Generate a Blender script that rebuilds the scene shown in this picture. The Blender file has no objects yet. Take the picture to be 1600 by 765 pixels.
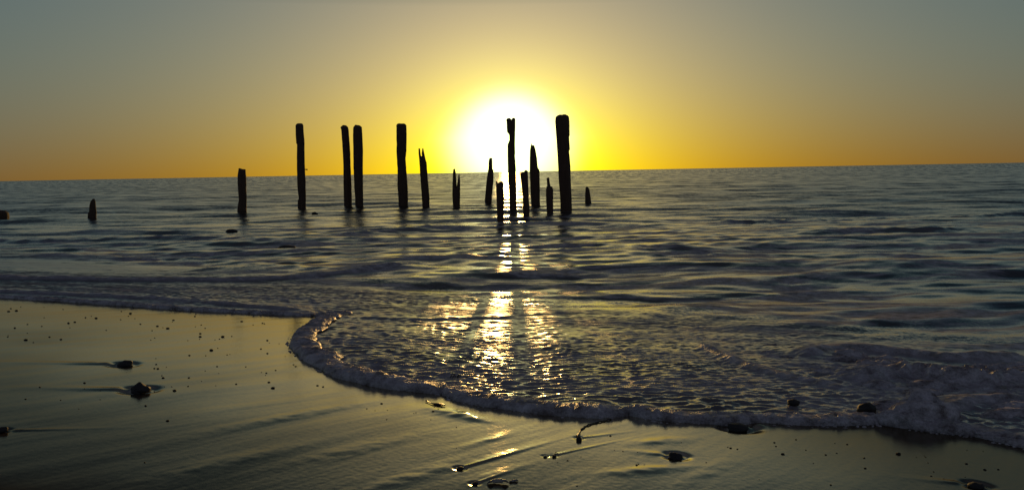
import bpy, math
import numpy as np
from mathutils import Matrix, Vector

scene = bpy.context.scene
rng = np.random.default_rng(11)

# ------------------------------------------------------------------ camera
FPX = 1300.0                      # focal length in pixels of the 1600 px wide photograph
CAM_H = 1.80
PITCH = math.atan(114.0 / FPX)
ROLL = math.atan(29.0 / 1600.0)
F = np.array([0, math.cos(PITCH), -math.sin(PITCH)])
U0 = np.array([0, math.sin(PITCH), math.cos(PITCH)])
R0 = np.array([1.0, 0, 0])
RX = math.cos(ROLL) * R0 - math.sin(ROLL) * U0
UX = math.sin(ROLL) * R0 + math.cos(ROLL) * U0
CAM = np.array([0, 0, CAM_H])
cd = bpy.data.cameras.new('camera')
cam = bpy.data.objects.new('camera', cd)
scene.collection.objects.link(cam)
cd.sensor_width = 36.0
cd.lens = 36.0 * FPX / 1600.0
cd.clip_start = 0.05
cd.clip_end = 120000.0
cam.matrix_world = Matrix(((RX[0], UX[0], -F[0], 0), (RX[1], UX[1], -F[1], 0), (RX[2], UX[2], -F[2], CAM_H), (0, 0, 0, 1)))
scene.camera = cam

# ------------------------------------------------------------------ colour management
vs = scene.view_settings
vs.view_transform = 'Standard'
vs.look = 'None'
vs.exposure = 0.0
vs.gamma = 1.0
vs.use_curve_mapping = False

# ------------------------------------------------------------------ sun and sky
SUN_EL = math.radians(2.33)
SUN_STRENGTH = 1.0
SDIR = (0.0, math.cos(SUN_EL), math.sin(SUN_EL))
sl = bpy.data.lights.new('sun', 'SUN')
sl.energy = SUN_STRENGTH
sl.angle = math.radians(0.53)
sl.color = (1.0, 0.56, 0.16)
so = bpy.data.objects.new('sun', sl)
scene.collection.objects.link(so)
so.rotation_euler = Vector(SDIR).to_track_quat('Z', 'Y').to_euler()

world = bpy.data.worlds.new('World')
scene.world = world
world.use_nodes = True
wn, wl = world.node_tree.nodes, world.node_tree.links
bg = wn['Background']


def M(nodes, links, op, a, b=None, c=None, clamp=False):
    n = nodes.new('ShaderNodeMath')
    n.operation = op
    n.use_clamp = clamp
    for i, v in enumerate((a, b, c)):
        if v is None:
            continue
        if isinstance(v, (int, float)):
            n.inputs[i].default_value = v
        else:
            links.new(v, n.inputs[i])
    return n.outputs[0]


def build_sky():
    m = lambda op, a, b=None, c=None, clamp=False: M(wn, wl, op, a, b, c, clamp)
    tc = wn.new('ShaderNodeTexCoord')
    nrm = wn.new('ShaderNodeVectorMath'); nrm.operation = 'NORMALIZE'
    wl.new(tc.outputs['Generated'], nrm.inputs[0])
    dot = wn.new('ShaderNodeVectorMath'); dot.operation = 'DOT_PRODUCT'
    wl.new(nrm.outputs[0], dot.inputs[0]); dot.inputs[1].default_value = SDIR
    th = m('MULTIPLY', m('ARCCOSINE', m('MINIMUM', dot.outputs['Value'], 1.0)), 180 / math.pi)
    sep = wn.new('ShaderNodeSeparateXYZ'); wl.new(nrm.outputs[0], sep.inputs[0])
    el = m('MULTIPLY', m('ARCSINE', m('ABSOLUTE', sep.outputs['Z'])), 180 / math.pi)
    ex = lambda v, k: m('EXPONENT', m('MULTIPLY', v, -1.0 / k))
    feats = [None, ex(el, 5), ex(el, 14), m('MULTIPLY', ex(el, 2.5), ex(th, 25)), ex(th, 8), ex(th, 20),
             m('MULTIPLY', ex(el, 5), ex(th, 12))]
    K = [(-3.692, -0.69, 1.963, 0.065, -0.952, 3.91, 0.444),
         (-2.863, -1.586, 1.74, -0.054, 0.08, 1.947, 2.234),
         (-2.033, -0.761, 0.181, -3.827, 0.291, 0.869, 0.539)]
    halo = m('EXPONENT', m('MULTIPLY', m('POWER', m('MULTIPLY', m('ADD', th, m('MULTIPLY', m('MAXIMUM', m('SUBTRACT', el, 2.3), 0.0), .38)), 1 / 4.0), 4.0), -1.0))
    # dusky violet glow of the sky opposite the sun
    anti = m('MULTIPLY', m('MULTIPLY', m('SUBTRACT', th, 45.0), 1 / 70.0, clamp=True), ex(el, 40))
    zen = m('MULTIPLY', m('SUBTRACT', el, 26.0), 1 / 40.0, clamp=True)
    outs = []
    for c in range(3):
        s = K[c][0]
        acc = None
        for i in range(1, 7):
            t = m('MULTIPLY', feats[i], K[c][i])
            acc = m('ADD', t, s) if acc is None else m('ADD', acc, t)
        v = m('EXPONENT', acc)
        v = m('ADD', v, m('MULTIPLY', halo, (0.55, 0.6, 1.15)[c]))
        v = m('ADD', v, m('MULTIPLY', anti, (.085, .070, .105)[c]))
        outs.append(v)
    comb = wn.new('ShaderNodeCombineXYZ')
    for c in range(3):
        wl.new(outs[c], comb.inputs[c])
    # light falls off quickly above the glowing band
    over = m('MAXIMUM', m('SUBTRACT', el, 11.0), 0.0)
    dim = wn.new('ShaderNodeCombineXYZ')
    for c, kk in enumerate((3.0, 4.0, 4.3)):
        wl.new(m('ADD', (.10, .12, .14)[c], m('MULTIPLY', (.90, .88, .86)[c], m('EXPONENT', m('MULTIPLY', over, -1.0 / kk)))), dim.inputs[c])
    dsc = wn.new('ShaderNodeVectorMath'); dsc.operation = 'MULTIPLY'
    wl.new(comb.outputs[0], dsc.inputs[0]); wl.new(dim.outputs[0], dsc.inputs[1])
    zc = wn.new('ShaderNodeCombineXYZ')
    for c in range(3):
        wl.new(m('MULTIPLY', zen, (.078, .075, .105)[c]), zc.inputs[c])
    za = wn.new('ShaderNodeVectorMath'); za.operation = 'ADD'
    wl.new(dsc.outputs[0], za.inputs[0]); wl.new(zc.outputs[0], za.inputs[1])
    comb = za
    # the dome overhead: physical twilight sky
    sk = wn.new('ShaderNodeTexSky')
    sk.sky_type = 'NISHITA'
    sk.sun_disc = False
    sk.sun_elevation = SUN_EL
    sk.sun_rotation = 0.0
    sk.dust_density = 2.0
    sc = wn.new('ShaderNodeVectorMath'); sc.operation = 'SCALE'
    wl.new(sk.outputs[0], sc.inputs[0]); sc.inputs['Scale'].default_value = 0.05
    fac = m('MULTIPLY', m('SUBTRACT', el, 18.0), 1 / 30.0, clamp=True)
    fac = m('MULTIPLY', fac, 0.5)
    mix = wn.new('ShaderNodeMix'); mix.data_type = 'VECTOR'
    wl.new(fac, mix.inputs['Factor'])
    wl.new(comb.outputs[0], mix.inputs[4]); wl.new(sc.outputs[0], mix.inputs[5])
    wl.new(mix.outputs[1], bg.inputs[0])
    bg.inputs[1].default_value = 1.0


build_sky()
scene.cycles.use_denoising = True
scene.cycles.sample_clamp_indirect = 4.0
scene.cycles.max_bounces = 6

# ------------------------------------------------------------------ helpers


def tag(o, label=None, cat=None, group=None, kind=None):
    if label: o['label'] = label
    if cat: o['category'] = cat
    if group: o['group'] = group
    if kind: o['kind'] = kind
    return o


def mesh_obj(name, verts, faces, mat, parent=None, smooth=True):
    me = bpy.data.meshes.new(name)
    me.from_pydata([tuple(v) for v in verts], [], faces)
    me.update()
    if smooth:
        me.polygons.foreach_set('use_smooth', [True] * len(me.polygons))
    me.materials.append(mat)
    o = bpy.data.objects.new(name, me)
    scene.collection.objects.link(o)
    if parent: o.parent = parent
    return o


def hash2(ix, iy, seed):
    h = (ix.astype(np.int64) * 374761393 + iy.astype(np.int64) * 668265263 + seed * 974634777) & 0xFFFFFFFF
    h = ((h ^ (h >> 13)) * 1274126177) & 0xFFFFFFFF
    h = (h ^ (h >> 16)) & 0xFFFFFFFF
    return h


def gnoise(x, y, seed=0):
    """2-D gradient noise, about -1..1"""
    x = np.asarray(x, float); y = np.asarray(y, float)
    x0 = np.floor(x); y0 = np.floor(y)
    fx = x - x0; fy = y - y0
    ux = fx * fx * fx * (fx * (fx * 6 - 15) + 10); uy = fy * fy * fy * (fy * (fy * 6 - 15) + 10)

    def g(dx, dy):
        a = hash2(x0 + dx, y0 + dy, seed) * (2 * math.pi / 4294967296.0)
        return np.cos(a) * (fx - dx) + np.sin(a) * (fy - dy)
    a = g(0, 0); b = g(1, 0); c = g(0, 1); d = g(1, 1)
    return 1.5 * ((a + (b - a) * ux) * (1 - uy) + (c + (d - c) * ux) * uy)


def fbm(x, y, octv=3, seed=0, gain=0.5):
    t = 0; a = 1.0
    for i in range(octv):
        t = t + a * gnoise(x * 2 ** i + 17.3 * i, y * 2 ** i - 9.1 * i, seed + i)
        a *= gain
    return t


def sstep(a, b, x):
    t = np.clip((x - a) / (b - a), 0, 1)
    return t * t * (3 - 2 * t)


def ray(px, py):
    d = F + (px - 800.0) / FPX * RX - (py - 382.5) / FPX * UX
    return d


def on_z(px, py, z=0.0):
    d = ray(px, py)
    t = (z - CAM_H) / d[2]
    return CAM + t * d


GX, GY, GC = 0.048, 0.064, 0.75     # beach plane z = GC - GX x - GY y


def plane_z(x, y):
    return GC - GX * x - GY * y


def on_beach(px, py):
    d = ray(px, py)
    n = np.array([GX, GY, 1.0])
    t = (GC - n @ CAM) / (n @ d)
    return CAM + t * d


def on_sheet(px, py):
    p = on_z(px, py, 0.0); d = ray(px, py)
    for _ in range(8):
        b = plane_z(p[0], p[1]) + .03
        z = 0.035 * np.logaddexp(0, b / 0.035)
        p = CAM + (z - CAM_H) / d[2] * d
    return p


def chaikin(p, n=2):
    p = np.asarray(p, float)
    for _ in range(n):
        q = np.empty((2 * len(p) - 2, p.shape[1]))
        q[0::2] = .75 * p[:-1] + .25 * p[1:]
        q[1::2] = .25 * p[:-1] + .75 * p[1:]
        p = np.vstack([p[:1], q, p[-1:]])
    return p


def resample(p, step):
    p = np.asarray(p, float)
    L = np.r_[0, np.cumsum(np.linalg.norm(np.diff(p[:, :2], axis=0), axis=1))]
    n = max(2, int(L[-1] / step))
    t = np.linspace(0, L[-1], n)
    return np.stack([np.interp(t, L, p[:, k]) for k in range(p.shape[1])], 1), t


# ------------------------------------------------------------------ shoreline (where the wash stops), found on the beach plane
def trace(pts):
    return np.array([on_beach(x, y)[:2] for x, y in pts])


EDGE_L = [(-260, 452), (-120, 459), (0, 465), (70, 469), (150, 474), (240, 481), (330, 487), (420, 491), (490, 495), (528, 491)]
EDGE_M = [(528, 491), (505, 497), (490, 508), (470, 522), (461, 536), (470, 550), (492, 566), (520, 582), (560, 595), (610, 605), (660, 611), (698, 614)]
EDGE_N = [(698, 614), (712, 622), (750, 632), (800, 638), (850, 645), (900, 650), (950, 650), (985, 648)]
EDGE_O = [(985, 648), (1010, 655), (1080, 660), (1150, 660), (1220, 662), (1290, 664), (1340, 662), (1385, 660)]
EDGE_P = [(1385, 660), (1420, 668), (1470, 674), (1520, 680), (1560, 688), (1600, 697), (1720, 722), (1900, 760)]


def wobble(p, t, seed, a=0.012):
    p = p.copy()
    d = np.gradient(p, axis=0); n = np.stack([d[:, 1], -d[:, 0]], 1); n /= np.linalg.norm(n, axis=1)[:, None] + 1e-9
    return p + n * (a * fbm(t * 3.0, t * 0 + seed, 3, seed))[:, None]


edge_world = []
for i, e in enumerate((EDGE_L, EDGE_M, EDGE_N, EDGE_O, EDGE_P)):
    p, t = resample(chaikin(trace(e), 3), 0.012)
    p = wobble(p, t, 40 + i) * 1.0
    edge_world.append(p)
edge_poly = np.vstack([resample(e, 0.05)[0] for e in edge_world])


def signed_edge(x, y):
    """distance to the wash edge: positive on the sea side"""
    E = edge_poly
    # straight continuation beyond both ends along the beach contour
    dirc = np.array([GY, -GX]) / math.hypot(GX, GY)
    E = np.vstack([E[0] - dirc * 80, E[0] - dirc * 6, E, E[-1] + dirc * 6, E[-1] + dirc * 80])
    sh = x.shape
    P = np.stack([x.ravel(), y.ravel()], 1)
    far = (np.abs(plane_z(P[:, 0], P[:, 1]) - 0.40) > 0.30)
    out = np.where(plane_z(P[:, 0], P[:, 1]) < 0.40, 3.0, -3.0)
    idx = np.where(~far)[0]
    Q = P[idx]
    dmin = np.full(len(Q), 1e9)
    ins = np.zeros(len(Q), bool)
    for a, b in zip(E[:-1], E[1:]):
        ab = b - a
        t = np.clip(((Q - a) @ ab) / (ab @ ab + 1e-12), 0, 1)
        d = (Q[:, 0] - a[0] - t * ab[0]) ** 2 + (Q[:, 1] - a[1] - t * ab[1]) ** 2
        np.minimum(dmin, d, out=dmin)
    # inside test with the polygon closed on the sea side
    sea = np.vstack([E, [E[-1] + np.array([300, 300])], [E[0] + np.array([300, 500])]])
    for a, b in zip(sea, np.roll(sea, -1, 0)):
        if a[1] == b[1]:
            continue
        c = ((a[1] > Q[:, 1]) != (b[1] > Q[:, 1])) & (Q[:, 0] < (b[0] - a[0]) * (Q[:, 1] - a[1]) / (b[1] - a[1]) + a[0])
        ins ^= c
    out[idx] = np.minimum(np.sqrt(dmin), 3.0) * np.where(ins, 1, -1)
    return out.reshape(sh)


# ------------------------------------------------------------------ stones and their scour marks on the sand (px, py, width px, height px, tail end px)
STONES = [
    (194, 569, 27, 15, (60, 566), 'dark rounded stone on the wet sand, the farther of the two near the left side'),
    (218, 608, 34, 17, (110, 606), 'dark peaked stone on the wet sand, the nearer of the two near the left side'),
    (3, 671, 16, 10, (120, 668), 'small dark stone at the far left edge of the sand'),
    (1056, 713, 27, 15, (1010, 708), 'dark rounded stone alone on the sand below the middle of the foam line'),
    (719, 731, 14, 7, (850, 694), 'small dark stone at the lower end of the long bright streak in the sand'),
    (742, 755, 12, 7, (800, 735), 'small dark stone just above the bottom edge beside the pale shell'),
    (905, 685, 11, 9, (960, 678), 'small dark stone at the foot of the thin weed strand'),
    (852, 713, 8, 4, (940, 695), 'left one of two tiny dark stones lying side by side right of the bright streak'),
    (866, 712, 9, 5, (945, 694), 'right one of two tiny dark stones lying side by side right of the bright streak'),
    (1527, 759, 26, 10, (1460, 752), 'dark stone half buried at the bottom right of the sand'),
    (1154, 668, 40, 15, (1200, 664), 'low dark stone lying against the foam line right of centre'),
]
# -------- extra low swells of sand that catch the sun: (px, py, half length m, half width m, height m, angle deg)
SWELLS = [(712, 647, .17, .07, .0070, -38), (748, 656, .07, .035, .0035, -38), (765, 687, .16, .03, .0024, 52), (780, 712, .20, .022, .0024, 50),
          (770, 742, .16, .035, .0024, 50), (1030, 690, .16, .05, .0035, 20), (1010, 735, .2, .05, .004, 20),
          (560, 700, .4, .07, .003, 50), (450, 650, .5, .07, .003, 50), (350, 720, .4, .08, .003, 50), (1100, 740, .3, .06, .002, 50), (640, 745, .4, .06, .003, 50)]
ANG = math.atan2(GY, GX)


def sand_h(x, y, fine=True):
    z = plane_z(x, y)
    z = np.where(z > 1.2, 1.2 + 0.4 * (1 - np.exp(-(z - 1.2) / 0.6)), z)
    z = np.where(z < -0.25, -0.25 - 2.2 * (1 - np.exp((z + 0.25) / 5.0)), z)
    # broad undulation
    z = z + 0.010 * gnoise(x * 0.33 + 4, y * 0.33, 3) + 0.0012 * gnoise(x * 1.1, y * 1.1, 4)
    if fine:
        # backwash streaks run down the slope
        ca, sa = math.cos(ANG - 0.05), math.sin(ANG - 0.05)
        wx = 0.10 * gnoise(x * 0.9, y * 0.9, 8)
        u = x * ca + y * sa + wx; v = -x * sa + y * ca + wx
        z = z + 0.0016 * gnoise(u * .6, v * 5, 5) + 0.0003 * gnoise(u * 2.2, v * 20, 6) + 0.00010 * gnoise(u * 8, v * 60, 7)
        z = z + 0.00025 * gnoise(x * 45, y * 45, 9)
        for (px, py, w, h, tail, lab) in STONES:
            p = on_beach(px, py); q = on_beach(*tail)
            k = np.linalg.norm(p - CAM) / FPX
            r = w * k * 0.5
            d = q[:2] - p[:2]; L = np.linalg.norm(d); d /= L
            near = (np.abs(x - p[0]) < L + 0.5) & (np.abs(y - p[1]) < L + 0.5)
            if not near.any():
                continue
            xx = x[near] - p[0]; yy = y[near] - p[1]
            a = xx * d[0] + yy * d[1]; c = -xx * d[1] + yy * d[0]
            fade = sstep(-0.03, 0.05, a) * np.exp(-np.clip(a, 0, None) / (0.55 * L))
            ww = r * (0.35 + 0.5 * np.clip(a, 0, L) / L)
            dz = 0.28 * r * fade * np.exp(-(c / ww) ** 2)
            rr = np.hypot(xx, yy)
            dz -= 0.22 * r * np.exp(-((rr - 1.15 * r) / (0.5 * r)) ** 2)
            z[near] += dz
        for (px, py, hl, hw, hh, ad) in SWELLS:
            p = on_beach(px, py); a0 = math.radians(ad)
            xx = x - p[0]; yy = y - p[1]
            a = xx * math.cos(a0) + yy * math.sin(a0); c = -xx * math.sin(a0) + yy * math.cos(a0)
            z = z + hh * np.exp(-(a / hl) ** 2 - (c / hw) ** 2) * (1 + .4 * gnoise(x * 14, y * 14, 31))
    return z


# ------------------------------------------------------------------ ridges of water: (pixel polyline, height m, width shore side, width sea side, foam)
RIDGES = [
    ([(-300, 428), (0, 437), (200, 440), (380, 440), (500, 437), (590, 428), (650, 421), (720, 419)], .060, .10, .45, .55),
    ([(-200, 446), (0, 455), (150, 462), (290, 470), (420, 480), (520, 487)], .030, .05, .20, .5),
    ([(540, 494), (620, 501), (700, 500), (800, 497), (860, 489)], .016, .04, .25, .25),
    ([(1090, 538), (1130, 560), (1180, 580), (1240, 594), (1300, 605), (1345, 612)], .026, .05, .12, .95),
    ([(700, 410), (800, 398), (900, 392), (1000, 388), (1090, 392), (1150, 402)], .05, .22, .6, .15),
    ([(-200, 374), (0, 378), (120, 379), (200, 375), (330, 374), (450, 380)], .07, .3, .8, .2),
    ([(520, 372), (600, 366), (680, 360), (740, 362)], .08, .3, .7, .2),
    ([(-100, 404), (60, 402), (200, 406), (330, 412)], .045, .2, .6, .2),
    ([(1080, 352), (1250, 345), (1400, 342), (1600, 338), (1750, 336)], .09, .5, 1.0, .15),
    ([(1240, 368), (1400, 362), (1550, 365), (1700, 366)], .07, .4, .9, .1),
    ([(980, 505), (1050, 485), (1150, 470), (1260, 462), (1400, 452)], .022, .25, .3, .1),
    ([(880, 640), (960, 615), (1040, 590), (1100, 560)], .010, .12, .15, .0),
    ([(1240, 560), (1330, 545), (1420, 555), (1500, 566), (1620, 560)], .06, .10, .25, .9),
    ([(1330, 600), (1400, 588), (1460, 592), (1540, 605), (1640, 600)], .05, .08, .2, .9),
    ([(1450, 640), (1530, 628), (1640, 632)], .04, .07, .16, .9),
]
TURB = on_sheet(1470, 592)
MOUNDS = [(1432, 648, .22, .12, .05), (1500, 600, .2, .12, .04), (1390, 575, .2, .1, .04), (1560, 590, .25, .12, .05)]

WAVES = []
wr = np.random.default_rng(5)
for lam, n, steep in ((9.0, 4, .010), (4.5, 6, .014), (2.3, 8, .014), (1.2, 12, .014), (.6, 14, .017), (.3, 12, .014), (.16, 12, .026), (.09, 14, .044), (.06, 14, .044)):
    for _ in range(n):
        l = lam * wr.uniform(.72, 1.35)
        spread = .22 if lam > 3 else (.32 if lam > 1 else (.5 if lam > .4 else .65))
        th = math.radians(-90 + 8) + wr.normal(0, spread)
        WAVES.append((2 * math.pi / l, math.cos(th), math.sin(th), wr.uniform(0, 6.28), steep * l / (2 * math.pi) * wr.uniform(.6, 1.4) * 1.6, l))


def water_h(x, y, dist_edge, spacing):
    """surface height, foam amount"""
    base = plane_z(x, y)
    film = 0.006 + 0.028 * sstep(0, 0.9, dist_edge)
    b = base + film
    k = 0.035
    sheet = k * np.logaddexp(0, b / k)                       # runs down the slope, then levels out at the sea
    depth = sstep(0.14, -0.02, base)                          # 0 on the upper swash, 1 at sea
    r = np.hypot(x, y)
    z = sheet.copy()
    warp = 0.25 * gnoise(x * .35, y * .35, 50); warp2 = 0.25 * gnoise(x * .35 + 7, y * .35 + 3, 51)
    patch = sstep(-.35, .35, gnoise(x * .6 + 3, y * .8, 53) + .9 * (1 - depth) - .1)
    calm = 0.55 + 0.45 * gnoise(x * .22 + 1, y * .35, 52)
    lost = np.zeros_like(x)
    for (kk, cx, cy, ph, a, l) in WAVES:
        res = sstep(2.2, 5.0, l / spacing)
        if l > 1.0:
            amp = depth
        elif l > .4:
            amp = 0.20 + 0.6 * depth
        else:
            amp = (0.85 - 0.76 * depth * sstep(60, 20, r)) * (.45 + .55 * patch)
        lost += (a * kk * amp) ** 2 * .5 * (1 - res ** 2)
        farfade = 1.0 / (1 + (r / 900.0) ** 2)
        s = np.sin(kk * (cx * (x + warp) + cy * (y + warp2)) + ph)
        s = s + 0.25 * s * s                                  # sharper crests
        z += a * amp * s * res * farfade * (0.5 + 0.5 * np.clip(calm + .3, 0, 1.3))
    lost = np.sqrt(lost)
    foam = np.zeros_like(x)
    for (pts, h, ws, wo, fo) in RIDGES:
        P = np.array([on_sheet(px, py)[:2] for px, py in pts])
        P, _ = resample(chaikin(P, 3), 0.12)
        lo = P.min(0) - 2.5; hi = P.max(0) + 2.5
        m = (x > lo[0]) & (x < hi[0]) & (y > lo[1]) & (y < hi[1])
        X = x[m]; Y = y[m]
        wob = 0.5 * ws * fbm(X * 1.6, Y * 1.6, 2, 61)
        best = np.full(X.shape, 1e9); sgn = np.zeros(X.shape); tt = np.zeros(X.shape)
        L = len(P) - 1
        for i in range(L):
            a = P[i]; ab = P[i + 1] - a
            t = np.clip(((X - a[0]) * ab[0] + (Y - a[1]) * ab[1]) / (ab @ ab), 0, 1)
            dx = X - a[0] - t * ab[0]; dy = Y - a[1] - t * ab[1]
            d = dx * dx + dy * dy
            u = d < best
            best = np.where(u, d, best)
            sgn = np.where(u, np.sign(ab[0] * dy - ab[1] * dx), sgn)
            tt = np.where(u, (i + t) / L, tt)
        d = np.sqrt(best) * sgn + wob                          # positive = sea side when the line runs left to right
        prof = np.where(d < 0, np.exp(-(d / ws) ** 2), np.exp(-(d / wo) ** 2))
        ends = sstep(0, .12, tt) * sstep(1, .88, tt)
        lump = 1 + 0.35 * fbm(X * 2.2, Y * 2.2, 2, 62)
        z[m] += h * prof * ends * lump
        foam[m] = np.maximum(foam[m], fo * ends * np.where(d < 0, np.exp(-(d / (ws * 1.3)) ** 2), np.exp(-(d / (wo * .8)) ** 2)))
    # churned foam at the right
    tx = (x - TURB[0]); ty = (y - TURB[1])
    rot = -0.12
    ta = tx * math.cos(rot) + ty * math.sin(rot); tb = -tx * math.sin(rot) + ty * math.cos(rot)
    T = np.exp(-(ta / 0.85) ** 2 - (tb / 0.42) ** 2) * sstep(0.0, 0.10, dist_edge)
    m = T > 0.01
    X = x[m]; Y = y[m]
    wxx = .10 * gnoise(X * 3, Y * 3, 71); wyy = .10 * gnoise(X * 3 + 9, Y * 3, 72)
    bill = 0.30 - np.abs(gnoise((X + wxx) * 5, (Y + wyy) * 7, 73)) * 0.55
    bill2 = 0.30 - np.abs(gnoise((X + wxx) * 12, (Y + wyy) * 15, 74)) * 0.6
    bill3 = gnoise(X * 40, Y * 40, 75)
    z[m] += T[m] * (0.13 * bill + 0.06 * bill2 + 0.004 * bill3)
    foam[m] = np.maximum(foam[m], sstep(.05, .45, T[m]) * np.clip(.25 + bill * 2.2, 0, 1))
    for (px, py, rx, ry, h) in MOUNDS:
        p = on_sheet(px, py)
        q = ((x - p[0]) / rx) ** 2 + ((y - p[1]) / ry) ** 2
        m = q < 5
        lump = 1 + .45 * gnoise(x[m] * 11, y[m] * 11, 76) + .18 * gnoise(x[m] * 30, y[m] * 30, 77)
        g = np.exp(-q[m] ** 1.4)
        z[m] += h * g * lump
        foam[m] = np.maximum(foam[m], np.clip(g * 1.5, 0, 1))
    # bobbled sheet right behind the lip
    near_edge = np.exp(-dist_edge / .5) * (r < 12)
    z += near_edge * (0.004 * gnoise(x * 9, y * 9, 80) + 0.0022 * gnoise(x * 22, y * 22, 81))
    foam = np.maximum(foam, np.exp(-(dist_edge / (0.15 + .05 * gnoise(x * 3, y * 3, 91))) ** 2) * (r < 16) * .95)
    # milky half-dissolved foam over the thin sheet of the wash
    milk = .34 + .22 * fbm(x * 1.1 + warp * 2, y * 1.6 + warp2 * 2, 3, 95)
    foam = np.maximum(foam, milk * (1 - depth) * sstep(16, 10, r))
    # streaks of thinned foam on the water
    sw = .5 * gnoise(x * .5, y * .7, 96)
    st = fbm(x * .38 + warp * 2 + sw, y * 1.5 + warp2 * 2 + sw, 5, 90, .6)
    foam = np.maximum(foam, 0.80 * sstep(-.5, .7, st) * sstep(45, 16, r) * (0.3 + .7 * depth))
    return z, foam, lost


# ------------------------------------------------------------------ grids
def fan_rows(hs, v_start, v_end, dv_near, dv_far, vswitch):
    """ground distances whose spacing grows with distance"""
    v = np.concatenate([np.arange(v_start, vswitch, -dv_near), np.arange(vswitch, v_end, -dv_far)])
    return hs * 832.0 / v


def angles(n):
    a = np.linspace(-39, 39, n)
    s = np.concatenate([np.linspace(-180, -120, 5)[:-1], np.linspace(-120, -60, 10)[:-1], np.linspace(-60, -39, 28)[:-1]])
    return np.radians(np.concatenate([s, a, -s[::-1]]))


def grid_mesh(name, X, Y, Z, keep, attrs, mat):
    nr, nc = X.shape
    idx = np.arange(nr * nc).reshape(nr, nc)
    a = idx[:-1, :-1].ravel(); b = idx[:-1, 1:].ravel(); c = idx[1:, 1:].ravel(); d = idx[1:, :-1].ravel()
    k = (keep.ravel()[a] | keep.ravel()[b] | keep.ravel()[c] | keep.ravel()[d])
    Fq = np.stack([a, b, c, d], 1)[k]
    used = np.zeros(nr * nc, bool); used[Fq.ravel()] = True
    remap = np.cumsum(used) - 1
    Fq = remap[Fq].astype(np.int32)
    V = np.stack([X.ravel()[used], Y.ravel()[used], Z.ravel()[used]], 1).astype(np.float32)
    me = bpy.data.meshes.new(name)
    me.vertices.add(len(V)); me.vertices.foreach_set('co', V.ravel())
    me.loops.add(Fq.size); me.loops.foreach_set('vertex_index', Fq[:, ::-1].ravel())
    me.polygons.add(len(Fq)); me.polygons.foreach_set('loop_start', np.arange(0, Fq.size, 4, dtype=np.int32))
    me.update(calc_edges=True)
    me.polygons.foreach_set('use_smooth', np.ones(len(Fq), bool))
    for an, av in attrs.items():
        at = me.attributes.new(an, 'FLOAT', 'POINT')
        at.data.foreach_set('value', av.ravel()[used].astype(np.float32))
    me.materials.append(mat)
    o = bpy.data.objects.new(name, me)
    scene.collection.objects.link(o)
    return o


# ------------------------------------------------------------------ materials
def new_mat(name):
    m = bpy.data.materials.new(name)
    m.use_nodes = True
    nt = m.node_tree
    for n in list(nt.nodes):
        nt.nodes.remove(n)
    return m, nt.nodes, nt.links


def noise(n, l, coord, scale, detail=2.0, rough=.5, vec_scale=None):
    t = n.new('ShaderNodeTexNoise')
    t.inputs['Scale'].default_value = scale
    t.inputs['Detail'].default_value = detail
    t.inputs['Roughness'].default_value = rough
    if vec_scale:
        mp = n.new('ShaderNodeVectorMath'); mp.operation = 'MULTIPLY'
        l.new(coord, mp.inputs[0]); mp.inputs[1].default_value = vec_scale
        coord = mp.outputs[0]
    l.new(coord, t.inputs['Vector'])
    return t


def facets(n, l, coord, layers):
    """surface normal tilted by random small facets (world space)"""
    geo = n.new('ShaderNodeNewGeometry')
    cur = geo.outputs['Normal']
    for (scale, amt, det, vsc) in layers:
        t = noise(n, l, coord, scale, det, .6, vsc)
        s = n.new('ShaderNodeVectorMath'); s.operation = 'SUBTRACT'
        l.new(t.outputs['Color'], s.inputs[0]); s.inputs[1].default_value = (.5, .5, .5)
        k = n.new('ShaderNodeVectorMath'); k.operation = 'MULTIPLY'
        l.new(s.outputs[0], k.inputs[0])
        if isinstance(amt, (int, float)):
            k.inputs[1].default_value = (amt, amt, 0)
        else:
            k2 = n.new('ShaderNodeVectorMath'); k2.operation = 'SCALE'
            k.inputs[1].default_value = (1, 1, 0)
            l.new(k.outputs[0], k2.inputs[0]); l.new(amt, k2.inputs['Scale'])
            k = k2
        a = n.new('ShaderNodeVectorMath'); a.operation = 'ADD'
        l.new(cur, a.inputs[0]); l.new(k.outputs[0], a.inputs[1])
        cur = a.outputs[0]
    nn = n.new('ShaderNodeVectorMath'); nn.operation = 'NORMALIZE'
    l.new(cur, nn.inputs[0])
    return nn.outputs[0]


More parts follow.
